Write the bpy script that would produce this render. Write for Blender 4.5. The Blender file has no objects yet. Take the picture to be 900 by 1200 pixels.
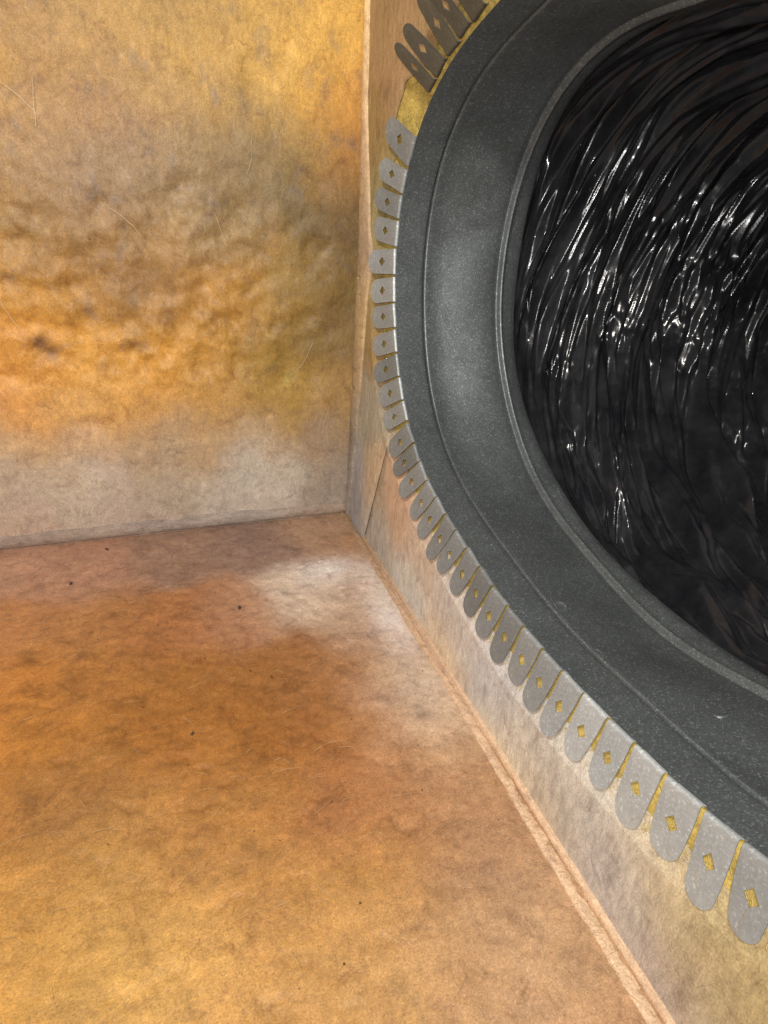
import bpy, bmesh, math, random
import numpy as np
from mathutils import Matrix, Vector
scene = bpy.context.scene

# ------------------------------------------------------------------ camera
cam = bpy.data.cameras.new('camera'); camo = bpy.data.objects.new('camera', cam)
scene.collection.objects.link(camo); scene.camera = camo
R = ((0.93892511, -0.33841429, 0.06241315), (-0.10566498, -0.45612988, -0.88361782), (0.3274974, 0.82305607, -0.46403034))
camo.matrix_world = Matrix(((R[0][0], -R[1][0], -R[2][0], -.27272677), (R[0][1], -R[1][1], -R[2][1], -.84279691),
                            (R[0][2], -R[1][2], -R[2][2], .4676711), (0, 0, 0, 1)))
cam.sensor_fit = 'VERTICAL'; cam.sensor_height = 24; cam.lens = 14.4
cam.clip_start = .01; cam.clip_end = 50

# ------------------------------------------------------------------ light
world = bpy.data.worlds.new('World'); scene.world = world; world.use_nodes = True
bg = world.node_tree.nodes['Background']; bg.inputs[0].default_value = (1.0, .97, .93, 1); bg.inputs[1].default_value = .30
def area(name, loc, target, size, power, color):
    l = bpy.data.lights.new(name, 'AREA'); l.shape = 'DISK'; l.size = size; l.energy = power; l.color = color
    o = bpy.data.objects.new(name, l); scene.collection.objects.link(o); o.location = loc
    o.rotation_euler = (Vector(target) - Vector(loc)).to_track_quat('-Z', 'Y').to_euler(); return o
area('flash', (-.31, -.87, .51), (-.05, -.1, .25), .03, 3.8, (1.0, .98, .95))
area('work_lamp', (-.62, -1.0, 1.12), (-.1, -.2, .1), .14, 13.0, (1.0, .95, .88))
scene.view_settings.view_transform = 'Standard'; scene.view_settings.look = 'None'
scene.view_settings.exposure = 0; scene.view_settings.gamma = 1

# colour patches of each panel facing (position in metres, linear colour) and outlines measured as (degrees, radius)
BACK_PTS = [(-0.369, 0.601, 0.253, 0.146, 0.062),(-0.299, 0.61, 0.381, 0.221, 0.059),(-0.216, 0.621, 0.345, 0.207, 0.063),(-0.127, 0.632, 0.422, 0.242, 0.069),(-0.032, 0.644, 0.55, 0.306, 0.068),(-0.368, 0.567, 0.501, 0.275, 0.063),(-0.287, 0.584, 0.503, 0.291, 0.081),(-0.202, 0.586, 0.596, 0.351, 0.087),(-0.11, 0.604, 0.635, 0.382, 0.094),(-0.031, 0.605, 0.666, 0.389, 0.084),(-0.377, 0.516, 0.381, 0.221, 0.086),(-0.315, 0.559, 0.305, 0.168, 0.08),(-0.27, 0.518, 0.344, 0.206, 0.1),(-0.196, 0.548, 0.358, 0.215, 0.08),(-0.13, 0.547, 0.5, 0.297, 0.077),(-0.05, 0.546, 0.624, 0.339, 0.067),(-0.017, 0.531, 0.47, 0.201, 0.041),(-0.388, 0.461, 0.338, 0.203, 0.091),(-0.338, 0.464, 0.306, 0.193, 0.101),(-0.277, 0.46, 0.262, 0.172, 0.096),(-0.211, 0.473, 0.27, 0.178, 0.083),(-0.132, 0.496, 0.228, 0.153, 0.071),(-0.07, 0.509, 0.275, 0.179, 0.059),(-0.027, 0.485, 0.249, 0.132, 0.041),(-0.397, 0.411, 0.337, 0.2, 0.073),(-0.359, 0.386, 0.162, 0.107, 0.055),(-0.31, 0.414, 0.327, 0.191, 0.075),(-0.235, 0.418, 0.318, 0.207, 0.094),(-0.155, 0.421, 0.254, 0.169, 0.073),(-0.081, 0.463, 0.162, 0.121, 0.055),(-0.036, 0.427, 0.156, 0.1, 0.042),(-0.407, 0.357, 0.505, 0.246, 0.049),(-0.358, 0.339, 0.445, 0.222, 0.051),(-0.307, 0.369, 0.389, 0.202, 0.057),(-0.287, 0.34, 0.175, 0.111, 0.059),(-0.221, 0.351, 0.411, 0.213, 0.06),(-0.148, 0.342, 0.429, 0.222, 0.048),(-0.081, 0.353, 0.3, 0.18, 0.043),(-0.028, 0.343, 0.166, 0.107, 0.038),(-0.422, 0.28, 0.563, 0.256, 0.048),(-0.348, 0.279, 0.6, 0.297, 0.056),(-0.269, 0.278, 0.58, 0.283, 0.049),(-0.195, 0.277, 0.424, 0.216, 0.044),(-0.117, 0.276, 0.274, 0.165, 0.039),(-0.045, 0.275, 0.207, 0.131, 0.047),(-0.434, 0.218, 0.653, 0.302, 0.077),(-0.358, 0.215, 0.623, 0.325, 0.078),(-0.276, 0.212, 0.567, 0.287, 0.07),(-0.188, 0.208, 0.46, 0.253, 0.071),(-0.106, 0.217, 0.361, 0.22, 0.048),(-0.031, 0.201, 0.352, 0.211, 0.075),(-0.446, 0.152, 0.523, 0.337, 0.178),(-0.368, 0.146, 0.492, 0.313, 0.178),(-0.261, 0.138, 0.412, 0.274, 0.154),(-0.144, 0.143, 0.415, 0.276, 0.155),(-0.029, 0.135, 0.326, 0.218, 0.124),(-0.457, 0.093, 0.44, 0.362, 0.275),(-0.378, 0.078, 0.503, 0.421, 0.326),(-0.268, 0.073, 0.41, 0.334, 0.251),(-0.146, 0.082, 0.497, 0.445, 0.377),(-0.028, 0.078, 0.31, 0.251, 0.202),(-0.467, 0.043, 0.479, 0.337, 0.255),(-0.328, 0.039, 0.433, 0.326, 0.266),(-0.148, 0.032, 0.463, 0.38, 0.315)]
FLOOR_PTS = [(-0.467, -0.062, 0.432, 0.234, 0.151),(-0.385, -0.083, 0.39, 0.206, 0.132),(-0.278, -0.066, 0.295, 0.174, 0.121),(-0.161, -0.071, 0.255, 0.16, 0.123),(-0.052, -0.045, 0.367, 0.224, 0.144),(-0.449, -0.192, 0.453, 0.202, 0.076),(-0.378, -0.212, 0.36, 0.163, 0.056),(-0.286, -0.237, 0.35, 0.144, 0.05),(-0.207, -0.225, 0.375, 0.185, 0.099),(-0.129, -0.209, 0.577, 0.452, 0.356),(-0.082, -0.241, 0.507, 0.367, 0.264),(-0.024, -0.129, 0.369, 0.192, 0.097),(-0.437, -0.28, 0.458, 0.181, 0.038),(-0.373, -0.299, 0.345, 0.146, 0.037),(-0.291, -0.335, 0.309, 0.127, 0.03),(-0.206, -0.346, 0.27, 0.111, 0.028),(-0.131, -0.341, 0.302, 0.133, 0.05),(-0.057, -0.3, 0.401, 0.243, 0.16),(-0.058, -0.361, 0.449, 0.304, 0.201),(-0.425, -0.374, 0.431, 0.175, 0.034),(-0.368, -0.391, 0.347, 0.142, 0.027),(-0.295, -0.402, 0.321, 0.127, 0.027),(-0.219, -0.425, 0.291, 0.115, 0.025),(-0.155, -0.433, 0.285, 0.112, 0.031),(-0.104, -0.437, 0.363, 0.163, 0.059),(-0.042, -0.42, 0.533, 0.422, 0.335),(-0.031, -0.459, 0.462, 0.298, 0.172),(-0.415, -0.448, 0.371, 0.159, 0.036),(-0.378, -0.434, 0.22, 0.112, 0.042),(-0.298, -0.475, 0.351, 0.164, 0.046),(-0.231, -0.496, 0.328, 0.149, 0.039),(-0.161, -0.51, 0.314, 0.128, 0.046),(-0.101, -0.519, 0.332, 0.157, 0.069),(-0.039, -0.529, 0.381, 0.208, 0.107),(-0.406, -0.514, 0.41, 0.203, 0.051),(-0.331, -0.532, 0.371, 0.194, 0.055),(-0.269, -0.524, 0.353, 0.168, 0.049),(-0.212, -0.57, 0.384, 0.19, 0.054),(-0.148, -0.583, 0.394, 0.195, 0.056),(-0.075, -0.584, 0.331, 0.177, 0.09),(-0.036, -0.612, 0.359, 0.211, 0.119),(-0.398, -0.574, 0.441, 0.226, 0.056),(-0.331, -0.596, 0.464, 0.262, 0.074),(-0.278, -0.613, 0.456, 0.241, 0.072),(-0.224, -0.625, 0.412, 0.211, 0.065),(-0.171, -0.648, 0.419, 0.23, 0.081),(-0.11, -0.652, 0.392, 0.224, 0.11),(-0.052, -0.671, 0.437, 0.27, 0.146),(-0.045, -0.71, 0.403, 0.227, 0.119)]  # the palest points hold light thrown off the metal
SIDE_PTS = [(-0.056, 0.631, 0.361, 0.237, 0.115),(-0.157, 0.608, 0.377, 0.237, 0.119),(-0.078, 0.584, 0.392, 0.241, 0.132),(-0.045, 0.53, 0.318, 0.215, 0.084),(-0.067, 0.442, 0.308, 0.246, 0.115),(-0.073, 0.365, 0.346, 0.257, 0.105),(-0.072, 0.291, 0.361, 0.244, 0.11),(-0.066, 0.195, 0.38, 0.335, 0.257),(-0.043, 0.081, 0.375, 0.356, 0.36),(-0.119, 0.102, 0.511, 0.371, 0.238),(-0.146, 0.048, 0.453, 0.407, 0.35),(-0.202, 0.104, 0.592, 0.385, 0.252),(-0.277, 0.085, 0.608, 0.466, 0.349),(-0.263, 0.026, 0.597, 0.558, 0.498),(-0.395, 0.073, 0.564, 0.497, 0.443),(-0.373, -0.004, 0.677, 0.532, 0.377),(-0.472, 0.061, 0.502, 0.469, 0.45),(-0.537, 0.05, 0.503, 0.474, 0.425),(-0.523, 0.001, 0.78, 0.644, 0.451),(-0.584, 0.062, 0.555, 0.501, 0.425),(-0.624, 0.043, 0.453, 0.426, 0.41),(-0.588, 0.015, 0.55, 0.432, 0.306),(-0.66, 0.076, 0.539, 0.464, 0.37),(-0.65, -0.001, 0.515, 0.462, 0.417),(-0.701, 0.093, 0.482, 0.391, 0.247),(-0.69, -0.005, 0.46, 0.383, 0.341),(-0.726, 0.065, 0.478, 0.364, 0.208),(-0.757, 0.081, 0.406, 0.305, 0.143),(-0.721, 0.003, 0.406, 0.334, 0.274),(-0.743, 0.115, 0.372, 0.276, 0.126)]
ROOT_T = [(-126.9, 0.3158),(-122.4, 0.3064),(-117.0, 0.2979),(-111.6, 0.291),(-106.3, 0.2837),(-100.5, 0.2773),(-94.7, 0.2733),(-88.8, 0.2741),(-82.5, 0.2802),(-76.7, 0.2839),(-70.9, 0.2889),(-65.4, 0.2928),(-59.9, 0.3019),(-55.1, 0.3108),(-50.5, 0.325),(-46.3, 0.3379),(-42.1, 0.3524),(-37.9, 0.3627),(-34.1, 0.3717),(-29.6, 0.3816),(-25.7, 0.3928),(-21.4, 0.3981),(-17.2, 0.4011),(-13.1, 0.405),(-8.9, 0.4098),(-4.6, 0.41),(-0.3, 0.4109),(3.9, 0.4074),(7.6, 0.4075),(11.4, 0.4022),(21.8, 0.3707),(24.6, 0.363),(27.9, 0.3513),(31.4, 0.3347),(34.5, 0.3161),(38.5, 0.304)]
BEAD_T = [(-109.7, 0.2881),(-104.2, 0.2845),(-98.3, 0.2857),(-90.3, 0.2895),(-80.7, 0.2934),(-68.7, 0.2982),(-57.1, 0.3195),(-45.1, 0.3408),(-35.2, 0.3588),(-24.9, 0.3757),(-13.2, 0.3899),(-6.3, 0.3935),(-0.1, 0.3962),(5.8, 0.3948),(11.1, 0.3905),(16.4, 0.383),(21.6, 0.3743),(26.7, 0.3606),(31.5, 0.3441),(35.8, 0.3271),(39.5, 0.3098),(43.6, 0.2887),(47.8, 0.2723)]
EDGE_T = [(-105.6, 0.2865),(-96.7, 0.2829),(-85.9, 0.2852),(-75.0, 0.2937),(-64.6, 0.3069),(-53.8, 0.3233),(-42.4, 0.3453),(-32.5, 0.3691),(-24.2, 0.3859),(-16.2, 0.3951),(-14.3, 0.3977),(-4.7, 0.4008),(2.4, 0.4011),(8.7, 0.3984),(15.4, 0.393),(21.5, 0.3855),(27.7, 0.3674),(33.2, 0.3455),(35.2, 0.3339),(39.8, 0.3106),(45.6, 0.2804),(50.0, 0.2689)]

# ------------------------------------------------------------------ helpers
def link(o):
    scene.collection.objects.link(o); return o

def thing(name, label, cat, loc=(0, 0, 0), group=None, kind=None):
    o = link(bpy.data.objects.new(name, None)); o.location = loc
    o['label'] = label; o['category'] = cat
    if group: o['group'] = group
    if kind: o['kind'] = kind
    return o

def part(name, me, mat, parent, label=None, kind=None):
    o = link(bpy.data.objects.new(name, me)); o.parent = parent
    if mat and not me.materials: me.materials.append(mat)
    if label: o['label'] = label
    if kind: o['kind'] = kind
    return o

def np_mesh(name, V, F, smooth=True, col=None):
    V = np.asarray(V, np.float32); F = np.asarray(F, np.int32)
    me = bpy.data.meshes.new(name)
    me.vertices.add(len(V)); me.vertices.foreach_set('co', V.ravel())
    n = F.shape[1]
    me.loops.add(F.size); me.loops.foreach_set('vertex_index', F.ravel())
    me.polygons.add(len(F)); me.polygons.foreach_set('loop_start', np.arange(0, F.size, n, dtype=np.int32))
    try: me.polygons.foreach_set('loop_total', np.full(len(F), n, np.int32))
    except Exception: pass
    me.update(calc_edges=True); me.validate()
    me.polygons.foreach_set('use_smooth', np.full(len(me.polygons), smooth, bool))
    if col is not None:
        a = me.color_attributes.new('stain_and_light', 'FLOAT_COLOR', 'POINT')
        c = np.ones((len(V), 4), np.float32); c[:, :3] = col
        a.data.foreach_set('color', c.ravel())
    return me

def grid_faces(nu, nv, closed_u=False):
    """index = u*nv + v"""
    U = nu if closed_u else nu - 1
    u, v = np.meshgrid(np.arange(U), np.arange(nv - 1), indexing='ij')
    u2 = (u + 1) % nu
    return np.stack([u * nv + v, u2 * nv + v, u2 * nv + v + 1, u * nv + v + 1], -1).reshape(-1, 4)

_rng = np.random.default_rng(7)
_perm = _rng.permutation(4096)
_grad = _rng.normal(size=(4096, 3)); _grad /= np.linalg.norm(_grad, axis=1)[:, None]
def perlin(P):
    P = np.asarray(P, float); i = np.floor(P).astype(np.int64); f = P - i
    w = f * f * f * (f * (f * 6 - 15) + 10); out = 0
    for dx in (0, 1):
        for dy in (0, 1):
            for dz in (0, 1):
                h = _perm[(i[..., 0] + dx) & 4095]; h = _perm[(h + i[..., 1] + dy) & 4095]; h = _perm[(h + i[..., 2] + dz) & 4095]
                g = _grad[h]
                d = g[..., 0] * (f[..., 0] - dx) + g[..., 1] * (f[..., 1] - dy) + g[..., 2] * (f[..., 2] - dz)
                out = out + d * (w[..., 0] if dx else 1 - w[..., 0]) * (w[..., 1] if dy else 1 - w[..., 1]) * (w[..., 2] if dz else 1 - w[..., 2])
    return out * 1.6
def fbm(a, b, c=0.0, scale=1.0, oct=4, seed=0.0, ridged=False):
    P = np.stack(np.broadcast_arrays(np.asarray(a, float), np.asarray(b, float), np.asarray(c, float)), -1) * scale + seed * 17.31
    s = 0; amp = 1; tot = 0
    for o in range(oct):
        n = perlin(P)
        if ridged: n = 1 - 2 * np.abs(n)
        s = s + amp * n; tot += amp; amp *= .5; P = P * 2.03 + 5.7
    return s / tot
def lin(c):
    c = np.asarray(c, float) / 255
    return np.where(c < .04045, c / 12.92, ((c + .055) / 1.055) ** 2.4)
def bump_mask(a, b, ca, cb, ra, rb=None):
    rb = rb or ra
    return np.exp(-(((a - ca) / ra) ** 2 + ((b - cb) / rb) ** 2))
def sstep(x, a, b):
    t = np.clip((x - a) / (b - a), 0, 1); return t * t * (3 - 2 * t)

def stain_light_field(a, b, pts, sig, seed, warp=.018):
    """blend of the facing's colour patches (light painted on the floor included), with ragged borders"""
    P = np.array(pts, float)
    wa = a + warp * fbm(a, b, 0, 16, 6, seed) ; wb = b + warp * fbm(a, b, 3, 16, 4, seed + 1)
    W = np.zeros(a.shape); C = np.zeros(a.shape + (3,))
    alb = P[:, 2:5]
    for k in range(len(P)):
        d2 = (wa - P[k, 0]) ** 2 + (wb - P[k, 1]) ** 2
        w = np.exp(-d2 / (2 * sig ** 2)) + 1e-5 / (1e-3 + d2) * 1e-3
        W += w; C += w[..., None] * alb[k]
    return C / W[..., None]

# ------------------------------------------------------------------ materials
def new_mat(name):
    m = bpy.data.materials.new(name); m.use_nodes = True
    nt = m.node_tree; b = nt.nodes['Principled BSDF']
    return m, nt, b
def N(nt, t, **kw):
    n = nt.nodes.new(t)
    for k, v in kw.items():
        if k in n.inputs: n.inputs[k].default_value = v
        else: setattr(n, k, v)
    return n
def noise(nt, vec, scale, detail=6, rough=.6, dist=0, stretch=None, rot=(0, 0, 0)):
    mp = N(nt, 'ShaderNodeMapping'); nt.links.new(vec, mp.inputs[0])
    mp.inputs['Scale'].default_value = stretch or (1, 1, 1); mp.inputs['Rotation'].default_value = rot
    n = N(nt, 'ShaderNodeTexNoise', Scale=scale, Detail=detail, Roughness=rough, Distortion=dist)
    nt.links.new(mp.outputs[0], n.inputs['Vector']); return n.outputs['Fac']
def ramp(nt, fac, stops):
    r = N(nt, 'ShaderNodeValToRGB'); nt.links.new(fac, r.inputs[0]); e = r.color_ramp.elements
    while len(e) < len(stops): e.new(.5)
    for el, (p, c) in zip(e, stops):
        el.position = p; el.color = (c, c, c, 1) if np.isscalar(c) else tuple(c) + (1,)
    return r.outputs[0]
def mix(nt, a, b, fac, mode='MIX'):
    m = N(nt, 'ShaderNodeMix', data_type='RGBA', blend_type=mode)
    for s, v in ((0, fac), (6, a), (7, b)):
        if hasattr(v, 'links'): nt.links.new(v, m.inputs[s])
        else: m.inputs[s].default_value = v if s == 0 else tuple(v) + (1,)
    return m.outputs[2]
def bumps(nt, b, layers):
    prev = None
    for h, st, dist in layers:
        n = N(nt, 'ShaderNodeBump', Strength=st, Distance=dist)
        nt.links.new(h, n.inputs['Height'])
        if prev: nt.links.new(prev, n.inputs['Normal'])
        prev = n.outputs[0]
    nt.links.new(prev, b.inputs['Normal'])

def facing_mat(name, s1, s2, streak=.5, tint=None, rough=(.38, .62)):
    """resin-bonded glass fibre board face: s1/s2 = stretch vectors of the two fibre directions"""
    m, nt, b = new_mat(name)
    co = N(nt, 'ShaderNodeTexCoord').outputs['Object']
    if tint is None:
        c = N(nt, 'ShaderNodeVertexColor', layer_name='stain_and_light').outputs[0]
    else:
        rgb = N(nt, 'ShaderNodeRGB'); rgb.outputs[0].default_value = tuple(tint) + (1,); c = rgb.outputs[0]
    f3 = noise(nt, co, 210, 6, .75, 1.6, s1, (.3, .1, .4)); f1 = noise(nt, co, 60, 8, .72, 1.4, s1, (.1, .2, .15)); f2 = noise(nt, co, 75, 8, .72, 1.8, s2, (-.2, .1, -.3))
    mott = noise(nt, co, 38, 9, .72, .8)
    fine = noise(nt, co, 700, 3, .7)
    c = mix(nt, c, ramp(nt, mott, [(.30, (.58, .52, .50)), (.47, (.97, .96, .95)), (.62, (1.04, 1.05, 1.0)), (.75, (1.2, 1.16, 1.02))]), .8, 'MULTIPLY')
    c = mix(nt, c, ramp(nt, f1, [(.33, .80), (.5, 1.0), (.68, 1.16)]), streak, 'MULTIPLY')
    c = mix(nt, c, ramp(nt, f2, [(.33, .70), (.5, 1.0), (.68, 1.25)]), streak, 'MULTIPLY')
    c = mix(nt, c, ramp(nt, fine, [(.3, .60), (.48, 1.0), (.6, 1.08), (.72, 1.6)]), .8, 'MULTIPLY')
    c = mix(nt, c, ramp(nt, f3, [(.34, .74), (.5, 1.0), (.66, 1.28)]), .6, 'MULTIPLY')
    fl = noise(nt, co, 130, 5, .6, 2.2, s2, (.5, -.3, .2)); big = noise(nt, co, 9, 4, .6, .5)
    flm = mix(nt, (0, 0, 0), ramp(nt, fl, [(.62, 0.0), (.72, .8)]), ramp(nt, big, [(.42, .12), (.62, 1.0)]))
    c = mix(nt, c, mix(nt, c, (.50, .40, .36), 1.0, 'MULTIPLY'), flm)
    # dark grit and pinholes
    grit = N(nt, 'ShaderNodeTexVoronoi', Scale=70.0, Randomness=1.0); gd = N(nt, 'ShaderNodeVectorMath', operation='MULTIPLY_ADD'); gn = N(nt, 'ShaderNodeTexNoise', Scale=260.0, Detail=2.0); nt.links.new(co, gn.inputs['Vector']); nt.links.new(gn.outputs['Color'], gd.inputs[0]); gd.inputs[1].default_value = (.004, .004, .004); nt.links.new(co, gd.inputs[2]); nt.links.new(gd.outputs[0], grit.inputs['Vector'])
    sep = N(nt, 'ShaderNodeSeparateColor'); nt.links.new(grit.outputs['Color'], sep.inputs[0])
    th = N(nt, 'ShaderNodeMath', operation='MULTIPLY'); nt.links.new(sep.outputs[0], th.inputs[0])
    pw = N(nt, 'ShaderNodeMath', operation='POWER'); nt.links.new(sep.outputs[1], pw.inputs[0]); pw.inputs[1].default_value = 6.0
    nt.links.new(pw.outputs[0], th.inputs[1])
    sc = N(nt, 'ShaderNodeMath', operation='MULTIPLY'); nt.links.new(th.outputs[0], sc.inputs[0]); sc.inputs[1].default_value = .07
    lt = N(nt, 'ShaderNodeMath', operation='LESS_THAN'); nt.links.new(grit.outputs['Distance'], lt.inputs[0]); nt.links.new(sc.outputs[0], lt.inputs[1])
    c = mix(nt, c, (.09, .05, .025), lt.outputs[0])
    nt.links.new(c, b.inputs['Base Color'])
    r = ramp(nt, f1, [(.35, rough[1]), (.65, rough[0])]); nt.links.new(r, b.inputs['Roughness'])
    b.inputs['Specular IOR Level'].default_value = .4
    bumps(nt, b, [(f1, .16, .0012), (f2, .16, .0012), (f3, .28, .0008), (mott, .4, .0025), (fine, .45, .0005)])
    return m

def metal_mat(name, base, rough, speck=.6, metallic=.75, vary=False):
    m, nt, b = new_mat(name)
    co = N(nt, 'ShaderNodeTexCoord').outputs['Object']
    sp = N(nt, 'ShaderNodeTexVoronoi', Scale=850.0); nt.links.new(co, sp.inputs['Vector'])
    s = N(nt, 'ShaderNodeSeparateColor'); nt.links.new(sp.outputs['Color'], s.inputs[0])
    n1 = noise(nt, co, 900, 3, .7); n2 = noise(nt, co, 14, 6, .65, .6); n3 = noise(nt, co, 90, 6, .7)
    c = mix(nt, base, ramp(nt, n2, [(.3, .72), (.55, 1.0), (.75, 1.22)]), .8, 'MULTIPLY')
    c = mix(nt, c, ramp(nt, s.outputs[0], [(0, .82), (.72, 1.0), (.86, 1.25), (.95, 1.6), (1, 2.3)]), speck, 'MULTIPLY')
    c = mix(nt, c, ramp(nt, n1, [(.35, .82), (.55, 1.0), (.68, 1.5)]), speck, 'MULTIPLY')
    c = mix(nt, c, ramp(nt, n3, [(.30, (.75, .72, .66)), (.45, 1.0), (1, 1.0)]), .7, 'MULTIPLY')
    if vary:      # each hand-bent tab's own dulling, then painted highlight and shade per tab
        oi = N(nt, 'ShaderNodeObjectInfo'); c = mix(nt, c, ramp(nt, oi.outputs['Random'], [(0, .88), (.6, 1.0), (1, 1.12)]), 1.0, 'MULTIPLY'); c = mix(nt, c, oi.outputs['Color'], 1.0, 'MULTIPLY')
    nt.links.new(c, b.inputs['Base Color'])
    b.inputs['Metallic'].default_value = metallic
    r = ramp(nt, n3, [(.3, rough + .13), (.7, rough - .06)]); nt.links.new(r, b.inputs['Roughness'])
    bumps(nt, b, [(s.outputs[1], .16, .0004), (n1, .25, .0004), (n2, .3, .003)])
    return m

def liner_mat():
    m, nt, b = new_mat('black_polythene')
    co = N(nt, 'ShaderNodeTexCoord').outputs['Object']
    b.inputs['Base Color'].default_value = (.006, .006, .0075, 1)
    b.inputs['Specular IOR Level'].default_value = .34
    n1 = noise(nt, co, 60, 5, .6, .8); n2 = noise(nt, co, 260, 4, .6, .5)
    r = ramp(nt, n1, [(.35, .25), (.5, .17), (.68, .11)]); nt.links.new(r, b.inputs['Roughness'])
    dust = ramp(nt, noise(nt, co, 22, 8, .7), [(.35, (.010, .010, .012)), (.75, (.030, .030, .033))])
    nt.links.new(dust, b.inputs['Base Color'])
    bumps(nt, b, [(n2, .12, .0004)])
    return m

def plain_mat(name, col, rough=.8):
    m, nt, b = new_mat(name)
    co = N(nt, 'ShaderNodeTexCoord').outputs['Object']
    c = mix(nt, col, ramp(nt, noise(nt, co, 240, 4, .6), [(.3, .75), (.7, 1.2)]), .8, 'MULTIPLY')
    nt.links.new(c, b.inputs['Base Color']); b.inputs['Roughness'].default_value = rough
    return m

M_back = facing_mat('back_facing', (1, 1, .62), (.75, 1, .8), .45)
M_floor = facing_mat('floor_facing', (.6, .95, 1), (.95, .6, 1), .45)
M_side = facing_mat('side_facing', (1, 1, .20), (1, .8, .30), .6)
M_core = facing_mat('glass_fibre_core', (1, .5, .5), (1, .8, .3), .9, (.47, .335, .085), (.8, .95))
M_edge = facing_mat('cut_board_edge', (1, .7, 1), (1, .8, .6), .3, None, (.6, .85))
M_edge_v = facing_mat('cut_board_edge_upright', (1, 1, .3), (1, .6, .6), .6, None, (.6, .85))
M_flap = facing_mat('seam_flap_grey', (.2, 1, 1), (.5, .6, 1), .6, None, (.6, .85))
M_metal = metal_mat('galvanised_sleeve', (.145, .158, .160), .42, .8, .55)
M_tab = metal_mat('galvanised_tab', (.42, .44, .44), .50, .30, .58, True)
M_liner = liner_mat()
M_fib = plain_mat('glass_fibre', (.50, .36, .20), .5)
M_pale = plain_mat('bright_glass_fibre', (.80, .70, .50), .45)
M_yfib = plain_mat('yellow_glass_fibre', (.52, .38, .12), .6)
M_dirt = plain_mat('dark_crumb', (.06, .035, .02), .9)

# ------------------------------------------------------------------ outline of the round opening
YC, ZC = -.52, .41
def periodic(tabl, extra, nf=7, base=None):
    T = np.array(list(tabl) + list(extra), float)
    th = np.radians(T[:, 0]); r = T[:, 1]; w = np.r_[np.full(len(tabl), 1.), np.full(len(extra), .35)]
    cols = [np.ones_like(th)]
    for k in range(1, nf + 1): cols += [np.cos(k * th), np.sin(k * th)]
    A = np.stack(cols, 1)
    reg = np.diag([0] + [2e-3 * k ** 2 for k in range(1, nf + 1) for _ in (0, 1)])
    co = np.linalg.solve(A.T @ (A * w[:, None]) + reg * .02, A.T @ (r * w))
    def f(t):
        t = np.asarray(t, float); s = co[0] + 0 * t
        for k in range(1, nf + 1): s = s + co[2 * k - 1] * np.cos(k * t) + co[2 * k] * np.sin(k * t)
        return s
    return f
EXT = [(-150, .365), (-165, .390), (180, .395), (165, .385), (150, .365), (130, .34), (110, .305), (90, .280), (75, .270), (60, .270), (52, .274)]
root_r = periodic(ROOT_T, EXT)
EXTB = [(-150, .350), (-165, .375), (180, .385), (165, .375), (150, .355), (130, .325), (115, .285), (100, .255), (85, .240), (70, .236), (60, .240), (-130, .309)]
bead_r = periodic(BEAD_T, EXTB, 9)
EXTE = [(-150, .350), (-165, .375), (180, .385), (165, .375), (150, .355), (130, .325), (115, .285), (100, .256), (85, .241), (70, .236), (62, .241), (-118, .292), (-130, .311)]
edge_r = periodic(EDGE_T, EXTE, 9)
def ring(rf, th, off=0):
    r = rf(th) + off
    return YC + r * np.cos(th), ZC + r * np.sin(th)

# ------------------------------------------------------------------ back panel
back = thing('wall_panel', 'upright yellow duct board panel facing the camera, blotched with grey dust, lumpy in its lower half', 'wall panel', (-.45, 0, 0))
nx, nz = 420, 400
X = -.62 + .62 * (np.arange(nx) / (nx - 1)); Z = .80 * (np.arange(nz) / (nz - 1))
X, Z = np.meshgrid(X, Z, indexing='ij')
rot_u = X * .8 - Z * .6; rot_v = X * .6 + Z * .8
lump = (.25 + .75 * sstep(-X, .05, .2) * 1) * sstep(Z, .19, .25) * (1 - sstep(Z, .40, .54)) * (1 - .25 * sstep(X, -.1, -.03))
lum = fbm(rot_u + .01 * fbm(X, Z, 0, 25, 3, 91), rot_v * 1.35, 0, 15, 2, 2)
h = .010 * lump * lum / (1 + 1.2 * np.abs(lum)) + .0050 * lump * fbm(rot_u, rot_v * 1.3, 0, 34, 2, 92)
h -= .0050 * lump * sstep(fbm(X, Z, 0, 26, 2, 93), .05, .65); h -= .003 * (1 - lump) * sstep(Z, .3, .4) * sstep(fbm(X, Z * .7, 0, 14, 3, 94), .1, .6)
h += .0018 * (lump * .9 + .12) * fbm(X, Z, 0, 60, 4, 3)
h += .0016 * fbm(X, Z, 0, 9, 3, 4) + .0004 * fbm(X * 2, Z * .6, 0, 150, 2, 5)
for (px_, pz_, r_, d_) in [(-.394, .270, .012, .006), (-.384, .262, .008, .004), (-.275, .335, .012, .004), (-.34, .37, .018, .004), (-.35, .345, .012, .003), (-.10, .235, .016, .004), (-.23, .29, .01, .003), (-.18, .30, .012, .003), (-.14, .315, .01, .003)]:
    h -= d_ * bump_mask(X, Z, px_, pz_, r_)
rp = np.random.default_rng(21)
for _ in range(230):
    a_, b_ = rp.uniform(-.60, -.02), np.clip(rp.normal(.32, .075), .17, .56); r1 = rp.uniform(.006, .019); dpt = rp.choice([-1, -1, .8]) * r1 * rp.uniform(.10, .30); an_ = rp.uniform(-.2, 1.5)
    m_ = (np.abs(X - a_) < .06) & (np.abs(Z - b_) < .06)
    uu = (X[m_] - a_) * math.cos(an_) + (Z[m_] - b_) * math.sin(an_); vv = -(X[m_] - a_) * math.sin(an_) + (Z[m_] - b_) * math.cos(an_)
    h[m_] += dpt * np.exp(-(uu / r1) ** 2 - (vv / (r1 * rp.uniform(.55, 1))) ** 2)
h += .006 * bump_mask(X, Z, -.045, .37, .03, .08)
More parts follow.
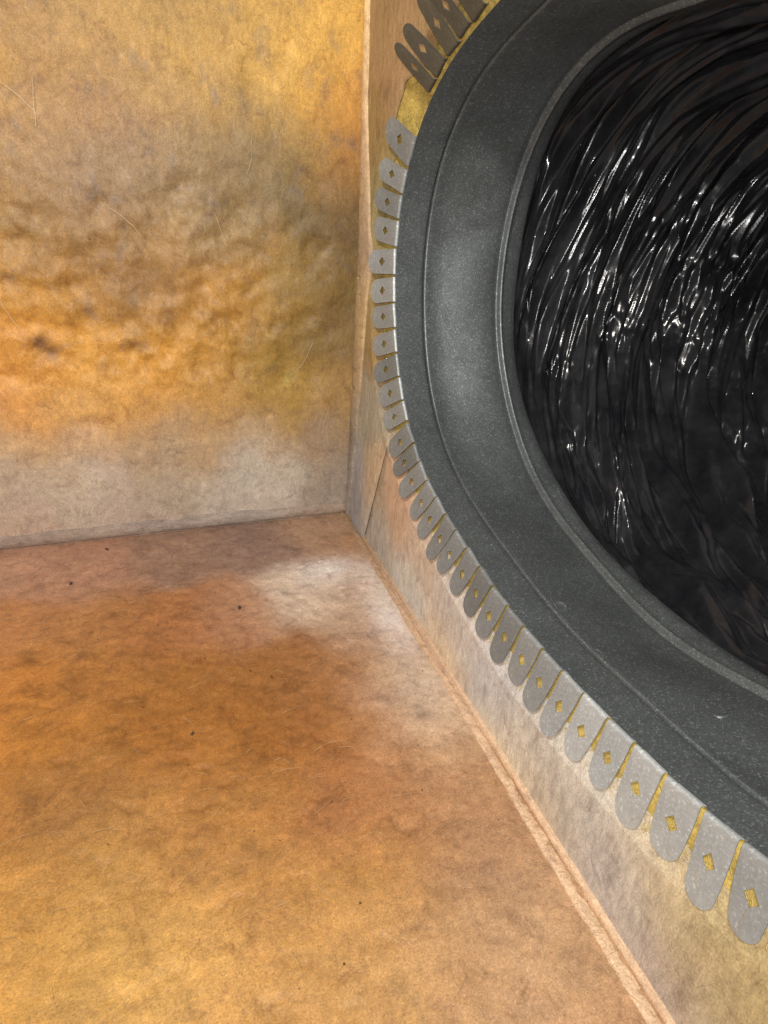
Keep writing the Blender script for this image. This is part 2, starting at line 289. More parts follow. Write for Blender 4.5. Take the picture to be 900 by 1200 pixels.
col = stain_light_field(X, Z, BACK_PTS, .032, 1, .045)
mo = fbm(X, Z, 0, 30, 6, 81) + .5 * fbm(X, Z * .6, 3, 90, 4, 82); mk = sstep(mo, .12, .6) * (.35 + .65 * sstep(Z, .2, .3))
col = col * (1 - .34 * mk)[..., None] + np.array([.05, .045, .045]) * mk[..., None]
li = sstep(-mo, .1, .6); col = col * (1 + .18 * li)[..., None]
sp = bump_mask(X + .006 * fbm(X, Z, 0, 60, 3, 9), Z + .006 * fbm(X, Z, 2, 60, 3, 9), -.398, .277, .011, .009) + .8 * bump_mask(X, Z, -.387, .265, .007, .009)
col = col * (1 - .72 * np.clip(sp, 0, 1))[..., None] + np.array([.10, .06, .08]) * (.35 * np.clip(sp, 0, 1))[..., None]
yel = bump_mask(X + .004 * fbm(X, Z, 0, 80, 3, 8), Z, -.098, .222, .0045, .009)
col = col * (1 - yel[..., None] * .6) + np.array([.36, .29, .04]) * (.6 * yel[..., None])
h *= .78
V = np.stack([X, -h, Z], -1).reshape(-1, 3); V[:, 0] += .45
part('facing', np_mesh('back_facing', V, grid_faces(nx, nz), True, col.reshape(-1, 3)), M_back, back)

def box_mesh(name, lo, hi):
    x0, y0, z0 = lo; x1, y1, z1 = hi
    V = [(x0,y0,z0),(x1,y0,z0),(x1,y1,z0),(x0,y1,z0),(x0,y0,z1),(x1,y0,z1),(x1,y1,z1),(x0,y1,z1)]
    return np_mesh(name, V, [(0,3,2,1),(4,5,6,7),(0,1,5,4),(1,2,6,5),(2,3,7,6),(3,0,4,7)], False)
part('core', box_mesh('back_core', (-.17, .012, -.03), (.4495, .037, .80)), M_core, back)

def sweep(name, n, path, prof_n, prof, cols=None):
    """path(t)->3 arrays; prof(t,s)->offset vectors (n,prof_n,3)"""
    t = np.linspace(0, 1, n)[:, None] * np.ones((1, prof_n)); s = np.linspace(0, 1, prof_n)[None] * np.ones((n, 1))
    C = None
    if cols:
        k, c = zip(*cols); c = np.array(c); C = np.stack([np.interp(t + .03 * fbm(t * 20, s, 0, 1.5, 3, 90), k, c[:, j]) for j in range(3)], -1).reshape(-1, 3)
    return np_mesh(name, (path(t) + prof(t, s)).reshape(-1, 3), grid_faces(n, prof_n), True, C)

# rounded flap along the foot of the back panel
def p_flap(t): return np.stack([.45 - .62 + .62 * t, 0 * t, 0 * t], -1)
def f_flap(t, s):
    x = -.62 + .62 * t; H = .021 + .006 * fbm(x, 0 * x, 0, 7, 3, 3) - .006 * sstep(x, -.12, 0)
    z = H * (1 - s) + .0015
    wig = fbm(x, s * .03, 0, 60, 3, 6) * .0012 + fbm(x, s * .05, 0, 14, 3, 7) * .0018
    y = -(.0012 + .0040 * np.sin(np.pi * np.clip(s * 1.02, 0, 1)) ** .55 * (.6 + .4 * s)) - wig * np.sin(np.pi * np.clip(s, 0, 1))
    y = np.where(s < .04, .003, y)
    return np.stack([0 * x, y, z], -1)
part('seam_flap', sweep('seam_flap', 420, p_flap, 22, f_flap, [(0, (.34, .24, .19)), (.4, (.31, .235, .19)), (.75, (.32, .26, .22)), (1, (.32, .23, .17))]), M_flap, back, label='greyish rounded flap of facing along the foot of the panel')

# ------------------------------------------------------------------ floor panel
floor = link(bpy.data.objects.new('floor', None)); floor['kind'] = 'structure'
floor['label'] = 'brown and orange duct board bottom of the box with a painted pale glow near the seam'
nx, ny = 420, 430
X = -.62 + .62 * (np.arange(nx) / (nx - 1)); Y = -.92 + .92 * (np.arange(ny) / (ny - 1))
X, Y = np.meshgrid(X, Y, indexing='ij')
wm = sstep(Y, -.62, -.2) * .6 + .4
h = .0018 * fbm(X * 1.4 + Y * .3, Y, 0, 22, 4, 12) * wm + .0014 * fbm(X, Y * 1.3, 0, 70, 3, 13) * (.4 + .6 * bump_mask(X, Y, -.3, -.3, .2)) + .0025 * fbm(X, Y, 0, 7, 2, 14)
h -= .0012 * sstep(fbm(X + Y * .4, Y * 1.5, 0, 45, 4, 15), .1, .6)
h *= np.clip(-X / .05, .15, 1) * np.clip(-Y / .03, .2, 1)
col = stain_light_field(X, Y, FLOOR_PTS, .033, 5, .034)
dk = sstep(fbm(X * 1.2 + Y * .8, Y - X * .3, 0, 26, 5, 21), .12, .5) * (bump_mask(X, Y, -.37, -.30, .16, .12) + .25)
mo = fbm(X + Y * .4, Y * 1.3, 0, 36, 6, 83); col = col * (1 - .22 * np.clip(dk, 0, 1))[..., None] * (1 - .22 * sstep(mo, .05, .5) + .17 * sstep(-mo, .08, .5))[..., None]
# light thrown off the metal onto the floor, painted pale beside the corner
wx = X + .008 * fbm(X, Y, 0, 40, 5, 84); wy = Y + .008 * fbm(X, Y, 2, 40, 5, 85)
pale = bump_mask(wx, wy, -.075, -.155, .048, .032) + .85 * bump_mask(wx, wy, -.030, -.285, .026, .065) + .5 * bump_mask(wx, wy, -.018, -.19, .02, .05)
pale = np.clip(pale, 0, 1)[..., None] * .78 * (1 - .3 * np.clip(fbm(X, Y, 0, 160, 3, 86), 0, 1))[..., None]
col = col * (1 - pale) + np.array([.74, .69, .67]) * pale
V = np.stack([X, Y, h], -1).reshape(-1, 3)
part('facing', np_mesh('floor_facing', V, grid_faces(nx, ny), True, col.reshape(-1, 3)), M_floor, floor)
part('core', box_mesh('floor_core', (-.62, -.92, -.037), (-.0005, -.0005, -.010)), M_core, floor)

# ragged pale cut edge between floor and side panel
def p_e(t): return np.stack([0 * t, -.92 * t, 0 * t], -1)
def f_e(t, s):
    y = -.92 * t
    w = .014 + .004 * fbm(y, 0 * y, 0, 9, 3, 31) + .0022 * fbm(y, 0 * y, 0, 45, 4, 32) + .003 * sstep(-y, .25, .6)
    x = -w * (1 - s) - .0008
    rag = fbm(y, s * .02, 0, 90, 4, 33)
    z = .0024 * np.sin(np.pi * np.clip(s / .64, 0, 1)) ** .28 + .0016 * rag + .0012 * fbm(y, s * .06, 0, 25, 3, 39)
    crack = np.exp(-((s - .68 - .09 * fbm(y, 0 * y, 0, 40, 4, 34)) / .045) ** 2)
    pits = sstep(fbm(y, s * .012, 0, 170, 2, 36), .15, .45) * np.exp(-((s - .62) / .16) ** 2) * sstep(-y, .2, .45)
    z = z - (.0075 + .002 * rag) * crack - .004 * pits
    z = np.where(s > .74, .0035 + .001 * rag + .004 * (s - .74), z)
    z = np.where(s < .03, -.002, z)
    return np.stack([x, 0 * x, z], -1)
part('cut_edge', sweep('floor_cut_edge', 900, p_e, 30, f_e, [(0, (.30, .19, .11)), (.2, (.42, .27, .17)), (.45, (.55, .37, .24)), (1, (.62, .43, .27))]), M_edge, floor, label='pale ragged cut edge along the seam')

# ------------------------------------------------------------------ side panel with the round opening
side = thing('wall_panel', 'pinkish tan duct board side panel with the large round opening cut through it', 'wall panel', (0, -.5, 0))
ylo, yhi, zlo, zhi = -1.06, 0.0, .0, .80
nth = 820
th = np.linspace(-math.pi, math.pi, nth, endpoint=False)
cr = [math.atan2(z - ZC, y - YC) for y in (ylo, yhi) for z in (zlo, zhi)]
for c in cr: th[np.argmin(np.abs(th - c))] = c
tear = .034 + .006 * fbm(np.cos(th) * .4, np.sin(th) * .4, 0, 22, 3, 41) + .0045 * fbm(np.cos(th) * .4, np.sin(th) * .4, 0, 70, 4, 42)
iy, iz = ring(root_r, th); ny_, nz_ = np.cos(th), np.sin(th)
gapm = np.exp(-((np.degrees(th) - 19.0) / 4.6) ** 4)           # torn bare patch where two tabs are gone
tear = tear + .016 * gapm
iy = iy + ny_ * tear; iz = iz + nz_ * tear
with np.errstate(divide='ignore'):
    ty = np.where(ny_ > 0, (yhi - YC) / ny_, (ylo - YC) / ny_); tz = np.where(nz_ > 0, (zhi - ZC) / nz_, (zlo - ZC) / nz_)
tt = np.minimum(np.abs(ty), np.abs(tz)); oy = YC + ny_ * tt; oz = ZC + nz_ * tt
nr = 150
rr_ = (np.linspace(0, 1, nr) ** 1.25)[None]
Yg = iy[:, None] * (1 - rr_) + oy[:, None] * rr_; Zg = iz[:, None] * (1 - rr_) + oz[:, None] * rr_
wall = .0018 * fbm(Yg, Zg, 0, 10, 3, 44) + .0007 * fbm(Yg * 1.6, Zg * .5, 0, 80, 3, 45)
wall *= np.clip(-Yg / .03, .1, 1) * np.clip(Zg / .03, .1, 1)
# score line running up from the floor under the tabs
yl = -.098 + (Zg - .0177) * (-.0552 / .1395); dl = (Yg - yl) * .93
fold = np.exp(-(dl / .004) ** 2) * (Zg < .22)
wall -= .0015 * fold
wall += .0035 * sstep(dl, -.001, .012) * (1 - sstep(dl, .05, .09)) * (Zg < .26)
rd = np.hypot(Yg - iy[:, None], Zg - iz[:, None]); wall = wall * (.12 + .88 * sstep(rd, .03, .075))
col = stain_light_field(Yg, Zg, SIDE_PTS, .028, 6, .02)
st = sstep(fbm(Yg * 3.0, Zg * .55, 0, 30, 5, 46), .05, .5) * np.exp(-((Zg - .035 - .01 * Yg) / .035) ** 2)
col = col * (1 - .42 * st[..., None]) + np.array([.22, .20, .24]) * (.18 * st[..., None])
col = col * (1 - .15 * fold[..., None])
off = rd + tear[:, None]; dip = np.clip(.0165 - .29 * off + .0008, 0, 1) * (1 - sstep(rd, .02, .05)); V = np.stack([-wall - .0012 + dip, Yg + .5, Zg], -1).reshape(-1, 3)
F = grid_faces(nth, nr, True)[:, ::-1]
part('facing', np_mesh('side_facing', V, F, True, col.reshape(-1, 3)), M_side, side)
def p_c(t):
    z = .012 + .165 * t; y = -.098 + (z - .0177) * (-.0552 / .1395) + .0012 * fbm(z, 0 * z, 0, 60, 3, 48)
    return np.stack([0 * t - .0030, y + .5, z], -1)
def f_c(t, s): return np.stack([-.0008 * np.sin(np.pi * s), (s - .5) * .0018 * (1 - .5 * t), 0 * t], -1)
part('crack', sweep('side_crack', 160, p_c, 4, f_c), M_dirt, side, label='dark hairline crack slanting up from the bottom seam')
# yellow core seen round the opening, behind the tabs
rc = np.array([(.032, .0045), (.0185, .0040), (.0155, .0090), (.0125, .017), (.0098, .026), (.0068, .036), (.0040, .046), (.0022, .066)])
ny2, nz2 = np.cos(th), np.sin(th); ry, rz = ring(root_r, th)
cx = rc[:, 0][None] + .0012 * 1.6 * fbm(ry[:, None] + 0 * rc[:, 1], rz[:, None] + rc[:, 1] * 3, 0, 120, 3, 47) * (np.arange(len(rc)) > 1) * (np.arange(len(rc)) < 6) + (.004 * gapm[:, None]) * ((np.arange(len(rc)) > 0) & (np.arange(len(rc)) < 5))
cy = ry[:, None] + ny2[:, None] * rc[:, 1]; cz = rz[:, None] + nz2[:, None] * rc[:, 1]
V = np.stack([cx, cy + .5, cz], -1).reshape(-1, 3)
part('core', np_mesh('side_core', V, grid_faces(nth, len(rc), True)[:, ::-1]), M_core, side, label='bare yellow glass fibre round the opening')

# pale cut edge strip in the upright corner
def p_v(t): return np.stack([0 * t, .5 + 0 * t, .66 * t + .0], -1)
def f_v(t, s):
    z = .66 * t
    w = np.interp(z, [0, .06, .2, .39, .49, .56, .66], [.010, .022, .036, .058, .034, .016, .009]) + .002 * fbm(z, 0 * z, 0, 14, 3, 51) + .0007 * fbm(z, 0 * z, 0, 90, 2, 52)
    y = -.0005 - w * s
    pr = np.sin(np.pi * np.clip(s, 0, 1)) ** .45
    x = -.0012 - .0055 * pr - .0009 * fbm(z, s * .03, 0, 50, 4, 53)
    x = np.where((s > .97) | (s < .02), .002, x); x = x + .012 * np.exp(-((s - .075) / .055) ** 2)
    x = x + .004 * np.exp(-((s - .18 - .04 * fbm(z, 0 * z, 0, 20, 2, 54)) / .05) ** 2) + .002 * sstep(fbm(z, s * .01, 0, 130, 2, 55), .35, .55)
    return np.stack([x, y, 0 * x], -1)
part('cut_edge', sweep('corner_cut_edge', 520, p_v, 26, f_v, [(0, (.28, .23, .20)), (.2, (.27, .22, .17)), (.32, (.37, .26, .15)), (.47, (.50, .34, .17)), (.6, (.42, .29, .18)), (.8, (.58, .39, .22)), (1, (.70, .48, .23))]), M_edge_v, side, label='raw tan board edge in the upright corner')

# ------------------------------------------------------------------ galvanised collar
collar = thing('duct_collar', 'grey galvanised round duct collar with a row of bent tabs, set in the side panel', 'duct collar', (0, YC, ZC))
nth = 720
th = np.linspace(-math.pi, math.pi, nth, endpoint=False)
rR, rB, rE = root_r(th), bead_r(th), edge_r(th)
def rad_at(x, off):
    b = sstep(x, .055, .139); r = rR * (1 - b) + rB * b
    if x > .1495: k = min(1, (x - .1495) / .0235); r = rB * (1 - k) + rE * k
    dent = .0022 * fbm(np.cos(th) * .35, np.sin(th) * .35, x, 16, 3, 62) * sstep(x, .05, .08) * (1 - sstep(x, .12, .139)) + .0012 * fbm(np.cos(th) * .35, np.sin(th) * .35, x, 6, 3, 61) * sstep(x, .02, .06)
    return r + off + dent
prof1 = [(.012, 0), (.016, 0), (.03, 0), (.0435, .0), (.0465, .0), (.0475, .0006), (.0481, .0030), (.0490, .0045), (.0512, .0045), (.0518, .0040)]
prof2 = [(.0494, .0050), (.0496, .0000), (.0502, -.0007), (.0515, -.0009), (.055, -.0006), (.063, 0), (.075, 0), (.09, 0), (.105, 0), (.12, 0), (.133, 0), (.1400, .0003), (.1424, .0020), (.1438, .0008), (.1448, -.0026), (.1463, -.0052), (.1478, -.0052), (.1493, -.0026), (.1503, .0003), (.1520, .0016), (.1576, 0), (.166, 0), (.1728, 0), (.1733, .0006), (.1728, .0012), (.145, .0025)]
def sleeve_part(name, prof):
    V = []
    for x, off in prof:
        r = rad_at(x, off); V.append(np.stack([np.full(nth, x), r * np.cos(th), r * np.sin(th)], -1))
    V = np.stack(V, 1).reshape(-1, 3)
    return part(name, np_mesh(name, V, grid_faces(nth, len(prof), True)[:, ::-1]), M_metal, collar)
sleeve_part('inner_band', prof1)
sl = sleeve_part('sleeve', prof2); sl['label'] = 'wide dull grey band with a raised bead before its far rim'
# small pressed marks and a dent on the sleeve
def pressed(name, x, adeg, lx, lt, lab=None, depth=.0012):
    a = math.radians(adeg); i = int((a + math.pi) / (2 * math.pi) * nth) % nth
    r = float(rad_at(x, 0)[i])
    U = []; n1, n2 = 24, 7
    for k in range(n1):
        an = 2 * math.pi * k / n1
        for q, (f, hh) in enumerate([(1.15, -.0008), (1.05, .1), (.92, 1), (.8, 1), (.68, .25), (.4, .1), (.001, .1)]):
            dx = lx * f * math.cos(an); dt = lt * f * math.sin(an)
            r2 = r - (hh * depth if q else -.0008)
            U.append((x + dx, r2 * math.cos(a + dt / r), r2 * math.sin(a + dt / r)))
    return part(name, np_mesh(name, U, grid_faces(n1, n2, True)), M_metal, collar, label=lab)
pressed('button_punch', .092, -110.9, .0060, .0050, 'small oval pressed ring on the lower sleeve', .0007)
pressed('button_punch', .053, -92.5, .0030, .0050, 'small pressed mark just past the crimp', .0010)
pressed('button_punch', .060, -79.2, .0060, .0075, 'shallow round dimple beside the crimp', .0009)

# tabs -------------------------------------------------------------
P = .0275
def tab_mesh(seed, width=1.0, rc_=.0030):
    rg = random.Random(seed)
    L = .0520 * rg.uniform(.95, 1.05); hw = P / 2 * width; sr = .0016
    tipw = hw * (rg.uniform(.72, .82) if seed < 8 else rg.uniform(.86, .92))
    lean = rg.uniform(-.0015, .0015)
    bm = bmesh.new()
    # rows through the bend: developed length d -> (v, n)
    S0 = .0008
    def vn(d):
        A = math.radians(74); q = rc_ * A
        if d < S0: return (0, -.0125 + d)
        d -= S0
        a = min(d / rc_, A); e = max(0, d - q)
        return (rc_ * (1 - math.cos(a)) + e * math.sin(A), -.0125 + S0 + rc_ * math.sin(a) + e * math.cos(A))
    def half(d):
        if d < sr: return hw - math.sqrt(max(0, sr * sr - (sr - d) ** 2))
        k = min(1, (d - sr) / (L - tipw - sr)); k = k ** (2.7 if seed < 8 else 3.4)
        h0 = (hw - sr * .8); return h0 * (1 - k) + tipw * k
    ds = [0, .0003, .0008, .0016, .0024, .0032, .0040, .0049, .0060]
    rows = []
    for d in ds:
        v, n = vn(d); h_ = half(d)
        rows.append([bm.verts.new((h_ * c, v, n)) for c in (-1, -.5, 0, .5, 1)])
    for a, b in zip(rows, rows[1:]):
        for i in range(4): bm.faces.new((a[i], a[i + 1], b[i + 1], b[i]))
    # plate: outline loop from the last row, round the tip and back, with a diamond hole
    cup = rg.uniform(-.7, .9); base_n = vn(.0061)[1]
    def pt(x, d):
        v, n = vn(d); return (x + lean * ((d / L) ** 2), v, n + cup * .0016 * ((d - .006) / L) ** 2 * 2 - .25 * abs(x) ** 2 * 4)
    right = []; left = []
    dd = [.010, .015, .020, .025, .030, .034, .039]
    dd = [d for d in dd if d < L - tipw - .002] + [L - tipw]
    for d in dd:
        h_ = half(d); right.append(bm.verts.new(pt(h_, d))); left.append(bm.verts.new(pt(-h_, d)))
    tip = []
    for k in range(1, 12):
        a = math.pi * k / 12; tip.append(bm.verts.new(pt(tipw * math.cos(a), L - tipw + tipw * math.sin(a))))
    loop = [rows[-1][i] for i in (0, 1, 2, 3, 4)] + right + tip + left[::-1]
    es = []
    for a, b in zip(loop, loop[1:] + loop[:1]):
        es.append(bm.edges.get((a, b)) or bm.edges.new((a, b)))
    cd = .0262; s = .0052; w2 = .0049
    hole = [bm.verts.new(pt(x, cd + y)) for x, y in ((-w2, .0005), (.0002, -s * 1.15), (w2, -.0003), (-.0002, s * 1.1))]
    for a, b in zip(hole, hole[1:] + hole[:1]): es.append(bm.edges.new((a, b)))
    bmesh.ops.triangle_fill(bm, edges=es, use_beauty=True)
    bmesh.ops.recalc_face_normals(bm, faces=bm.faces)
    bm.faces.ensure_lookup_table()
    if sum(f.normal.z for f in bm.faces) < 0: bmesh.ops.reverse_faces(bm, faces=bm.faces)
    bmesh.ops.solidify(bm, geom=list(bm.faces), thickness=.0007)
    me = bpy.data.meshes.new('tab'); bm.to_mesh(me); bm.free()
    for p_ in me.polygons: p_.use_smooth = False
    me.materials.append(M_tab); return me
tab_meshes = [tab_mesh(s) for s in range(12)]
from mathutils import Matrix, Vector
rg = random.Random(5)
# slot angles: the ones in view, then on round the rest of the opening at the same pitch
slots = [a for a, _ in ROOT_T[:30]]
top = [17.4, None] + [a for a, _ in ROOT_T[30:]]
def advance(a, sgn, n):
    out = []
    for _ in range(n):
        t = math.radians(a); dr = (float(root_r(t + .01)) - float(root_r(t - .01))) / .02
        a += sgn * math.degrees(P / math.hypot(float(root_r(t)), dr)); out.append(a)
    return out
seq = [(a, b) for a, b in zip(slots, slots[1:])] + [(slots[-1], 16.4)]
tp = [a for a, _ in ROOT_T[30:]]; more = advance(tp[-1], 1, 9); tp = tp + more
seq += [(a, b) for a, b in zip(tp, tp[1:])]
lo = advance(slots[0], -1, 8); seq += [(b, a) for a, b in zip([slots[0]] + lo, lo)]
for i, (a0, a1) in enumerate(seq):
    t0, t1 = math.radians(a0), math.radians(a1)
    y0, z0 = ring(root_r, t0); y1, z1 = ring(root_r, t1)
    p0 = Vector((0, float(y0), float(z0))); p1 = Vector((0, float(y1), float(z1)))
    tg = (p0 - p1); w = tg.length; tg.normalize()
    nrm = Vector((-1, 0, 0)); out = nrm.cross(tg)
    mid = (p0 + p1) / 2
    if out.dot(mid - Vector((0, YC, ZC))) < 0: out = -out
    tg = out.cross(nrm)
    am = (a0 + a1) / 2
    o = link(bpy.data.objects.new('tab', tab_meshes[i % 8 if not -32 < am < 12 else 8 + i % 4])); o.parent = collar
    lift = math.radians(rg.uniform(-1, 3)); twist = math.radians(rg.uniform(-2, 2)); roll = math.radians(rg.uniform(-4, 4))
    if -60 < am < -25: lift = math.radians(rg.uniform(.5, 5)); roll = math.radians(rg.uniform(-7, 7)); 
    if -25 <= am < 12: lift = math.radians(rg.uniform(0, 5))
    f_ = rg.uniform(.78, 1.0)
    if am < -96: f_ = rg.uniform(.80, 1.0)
    if -121 < am < -101: f_ = rg.uniform(1.15, 1.45)  # highlight on the lower run, put into the tab colour
    if -85 < am < -12: f_ = rg.uniform(.62, .8)  # shaded middle run, darkened through its colour
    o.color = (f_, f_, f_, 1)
    if am > 17: o.color = (.36, .32, .25, 1)      # brown smear and the shade on these top tabs, both in the colour
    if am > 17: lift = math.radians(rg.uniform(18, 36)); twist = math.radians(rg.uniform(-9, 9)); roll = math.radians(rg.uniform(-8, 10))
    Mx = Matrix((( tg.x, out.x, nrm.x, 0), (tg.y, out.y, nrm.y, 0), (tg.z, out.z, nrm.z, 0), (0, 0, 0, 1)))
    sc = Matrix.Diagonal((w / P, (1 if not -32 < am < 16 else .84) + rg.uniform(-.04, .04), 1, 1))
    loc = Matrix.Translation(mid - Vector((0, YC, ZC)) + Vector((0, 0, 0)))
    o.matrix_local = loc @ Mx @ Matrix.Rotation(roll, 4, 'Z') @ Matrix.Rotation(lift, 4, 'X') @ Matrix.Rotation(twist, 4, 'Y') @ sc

# ------------------------------------------------------------------ black flexible duct
duct = thing('flexible_duct', 'black crumpled plastic flexible duct fitted over the far rim of the grey collar', 'duct', (.175, YC, ZC))
nth, nxx = 1050, 760
th = np.linspace(-math.pi, math.pi, nth, endpoint=False)
# keep most samples in the part that can be seen
dens = 1 + 1.6 * np.exp(-((np.degrees(th) - -30) / 95) ** 4); cum = np.cumsum(dens); th = -math.pi + 2 * math.pi * (cum - cum[0]) / cum[-1]
u = np.linspace(0, 1, nxx) ** 1.35; x = .162 + .95 * u
TH, XX = np.meshgrid(th, x, indexing='ij')
base = edge_r(th)[:, None] + .0045
deg = np.degrees(TH); s_arc = TH * .32
c1, s1 = np.cos(TH) * .33, np.sin(TH) * .33
# folds run round the duct, skewed along it near the top; film creases are straight, so heights are
# interpolated linearly over long thin triangles
c1, s1 = np.cos(TH) * .33, np.sin(TH) * .33
skew = -.25 * np.sin(TH / 2) * 1.0
wv = .009 * fbm(c1, s1, XX * .8, 4, 2, 71)
q = XX + skew + wv
_tab = np.random.default_rng(11).random(1 << 16)
def rnd(i, j, k):
    h_ = (i * 73856093) ^ (j * 19349663) ^ (k * 83492791)
    return _tab[(h_ ^ (h_ >> 13)) & 65535]
def facets(a, b, k):
    """piecewise-linear random field on a triangulated lattice"""
    b = b + .35 * np.sin(np.floor(a) * 2.1)
    ia, ib = np.floor(a).astype(np.int64), np.floor(b).astype(np.int64); fa, fb = a - ia, b - ib
    v00, v10, v01, v11 = rnd(ia, ib, k), rnd(ia + 1, ib, k), rnd(ia, ib + 1, k), rnd(ia + 1, ib + 1, k)
    up = fa + fb > 1
    return np.where(up, v11 + (1 - fa) * (v01 - v11) + (1 - fb) * (v10 - v11), v00 + fa * (v10 - v00) + fb * (v01 - v00)) - .5
def lat(a, b, k):                       # continuous version (no per-column shift)
    ia, ib = np.floor(a).astype(np.int64), np.floor(b).astype(np.int64); fa, fb = a - ia, b - ib
    v00, v10, v01, v11 = rnd(ia, ib, k), rnd(ia + 1, ib, k), rnd(ia, ib + 1, k), rnd(ia + 1, ib + 1, k)
    up = fa + fb > 1
    return np.where(up, v11 + (1 - fa) * (v01 - v11) + (1 - fb) * (v10 - v11), v00 + fa * (v10 - v00) + fb * (v01 - v00)) - .5
fade = sstep(XX, .173, .21)
f1_ = lat(TH * 2.1 + q * 3, q / .024 + TH * .4, 1)
f2_ = lat(TH * 3.4 - q * 6, q / .0135 - TH * 1.1, 2)
f6_ = lat(TH * 4.2 + q * 12, q / .0056 - TH * .8, 6)
f3_ = lat(TH * 6 + q * 9, q / .0088 + TH * 1.7, 3)
f4_ = lat(TH * 16 + q * 30, q / .009 + TH * 5, 4)
f5_ = lat(TH * 48 - q * 30, q / .0075 - TH * 9, 5)
crz = np.exp(-((deg + 14) / 34) ** 2) + .16
patch = sstep(fbm(c1, s1, XX, 12, 3, 76), -.05, .35)
lowb = 1 + .7 * sstep(-deg, 25, 60)
r = base + fade * lowb * (.032 * f1_ + .021 * f2_ + .0125 * f3_ + .0075 * f6_ + crz * (.15 + .85 * patch) * (.0075 * f4_ + .0030 * f5_) + .010) + .004 * sstep(XX, .165, .18)
r = np.maximum(r, edge_r(th)[:, None] + .001 - .02 * fade)
r = r - .10 * sstep(XX, .25, 1.1)
bend = .25 * np.clip(XX - .3, 0, 1) ** 2
V = np.stack([XX - .175, r * np.cos(TH), r * np.sin(TH) - bend], -1).reshape(-1, 3)
part('liner', np_mesh('liner', V, grid_faces(nth, nxx, True)[:, ::-1], True), M_liner, duct, label='wrinkled glossy black plastic liner')

# ------------------------------------------------------------------ loose fibres and crumbs
def fibre_mesh(name, n, place, seed, lmin, lmax, rad=.00015):
    rg = np.random.default_rng(seed); segs = 7; V = []; F = []
    for k in range(n):
        a, b, ang = place(rg); L = rg.uniform(lmin, lmax); cv = rg.normal(0, .9); pts = []
        x_, y_ = a, b; hgt = rg.uniform(.0008, .003)
        for i in range(segs):
            f = i / (segs - 1); pts.append((x_, y_, .0012 + hgt * math.sin(math.pi * f)))
            x_ += math.cos(ang) * L / segs; y_ += math.sin(ang) * L / segs; ang += cv / segs + rg.normal(0, .12)
        b0 = len(V)
        for i, pnt in enumerate(pts):
            for j in range(3):
                an = j * 2.094; rr = rad * (1 - .6 * i / segs)
                V.append((pnt[0] + rr * math.cos(an) * math.sin(ang), pnt[1] - rr * math.cos(an) * math.cos(ang), pnt[2] + rr * math.sin(an)))
        for i in range(segs - 1):
            for j in range(3):
                j2 = (j + 1) % 3; F.append((b0 + i * 3 + j, b0 + i * 3 + j2, b0 + i * 3 + 3 + j2, b0 + i * 3 + 3 + j))
    return np.array(V), F
V, F = fibre_mesh('f', 420, lambda r: (r.uniform(-.6, -.01), (r.uniform(.02, .2) if r.random() < .55 else r.uniform(.02, .78)), r.normal(1.4, .9)), 1, .008, .04)
part('loose_fibre', np_mesh('back_fibres', np.stack([V[:, 0] + .45, -V[:, 2] - .001, V[:, 1]], -1), F), M_fib, back, kind='stuff')
V, F = fibre_mesh('f', 380, lambda r: (r.uniform(-.6, -.02), r.uniform(-.8, -.01), r.normal(.2, .9)), 2, .008, .035)
part('loose_fibre', np_mesh('floor_fibres', V + [0, 0, .0015], F), M_fib, floor, kind='stuff')
def sp_(r):
    while True:
        y, z = r.uniform(-.9, -.02), r.uniform(.01, .7)
        t = math.atan2(z - ZC, y - YC)
        if math.hypot(y - YC, z - ZC) > float(root_r(t)) + .03: return y, z, r.normal(1.57, .35)
V, F = fibre_mesh('f', 260, sp_, 3, .006, .03)
part('loose_fibre', np_mesh('side_fibres', np.stack([-V[:, 2] - .0015, V[:, 0] + .5, V[:, 1]], -1), F), M_fib, side, kind='stuff')
V, F = fibre_mesh('f', 11, lambda r: (r.uniform(-.52, -.03), r.uniform(.05, .68), r.normal(1.6, .6)), 9, .035, .075, .00032)
part('long_fibre', np_mesh('long_fibres', np.stack([V[:, 0] + .45, -V[:, 2] - .0015, V[:, 1]], -1), F), M_pale, back, kind='stuff')
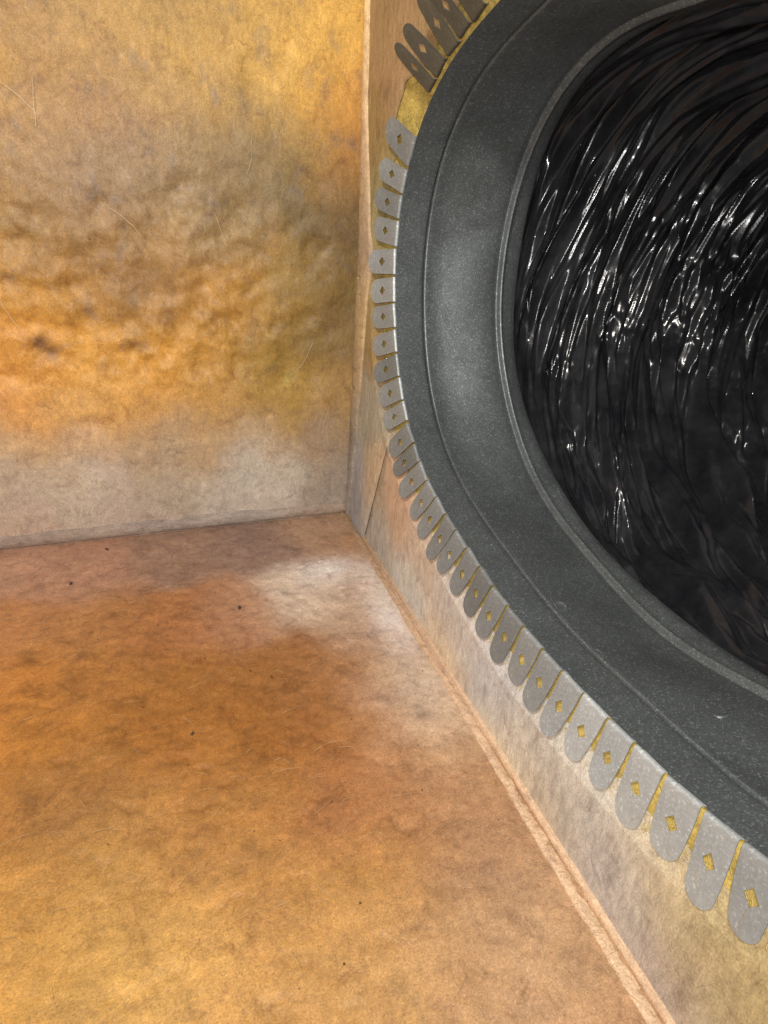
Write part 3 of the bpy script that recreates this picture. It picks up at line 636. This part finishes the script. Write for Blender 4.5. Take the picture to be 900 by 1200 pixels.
# frayed fibres standing out of the seams
def seam_fuzz(r):
    return (-r.uniform(.004, .022), r.uniform(-.85, -.005), r.normal(2.6, .7))
V, F = fibre_mesh('f', 300, seam_fuzz, 4, .005, .016, .0002)
part('frayed_fibre', np_mesh('seam_fuzz', V + [0, 0, .002], F), M_fib, floor, kind='stuff')
def sp2(r):
    t = math.radians(r.uniform(-135, 50)); o_ = r.uniform(.006, .046); rr = float(root_r(t)) + o_
    return YC + rr * math.cos(t), ZC + rr * math.sin(t), t + r.normal(0, .7)
V, F = fibre_mesh('f', 1500, sp2, 6, .005, .016, .00028)
off = np.hypot(V[:, 0] - YC, V[:, 1] - ZC) - root_r(np.arctan2(V[:, 1] - ZC, V[:, 0] - YC))
xs = np.interp(off, rc[1:, 1], rc[1:, 0]) - V[:, 2] * .9
part('torn_fibre', np_mesh('torn_fibres', np.stack([xs, V[:, 0] + .5, V[:, 1]], -1), F), M_yfib, side, kind='stuff')
# dark crumbs lying on the bottom panel
rg2 = random.Random(3); bm = bmesh.new()
spots = [(-.205, -.215, .0028), (-.275, -.40, .0022), (-.21, -.33, .0014), (-.19, -.345, .0014), (-.10, -.02, .0012), (-.36, -.035, .0028), (-.40, -.11, .0026)] + [(rg2.uniform(-.55, -.02), rg2.uniform(-.75, -.02), rg2.uniform(.0004, .0009)) for _ in range(45)]
for x_, y_, s_ in spots:
    m_ = Matrix.Translation((x_, y_, .003)) @ Matrix.Rotation(rg2.uniform(0, 3), 4, 'Z') @ Matrix.Diagonal((s_, s_ * rg2.uniform(.5, 1), s_ * .6, 1))
    r_ = bmesh.ops.create_icosphere(bm, subdivisions=1, radius=1, matrix=m_)
    for v in r_['verts']: v.co += Vector((rg2.uniform(-1, 1), rg2.uniform(-1, 1), rg2.uniform(-1, 1))) * s_ * .3
me = bpy.data.meshes.new('crumbs'); bm.to_mesh(me); bm.free(); me.materials.append(M_dirt)
cr_o = link(bpy.data.objects.new('grit', me)); cr_o['kind'] = 'stuff'; cr_o['label'] = 'dark crumbs of dirt scattered on the brown bottom panel'; cr_o['category'] = 'dirt'
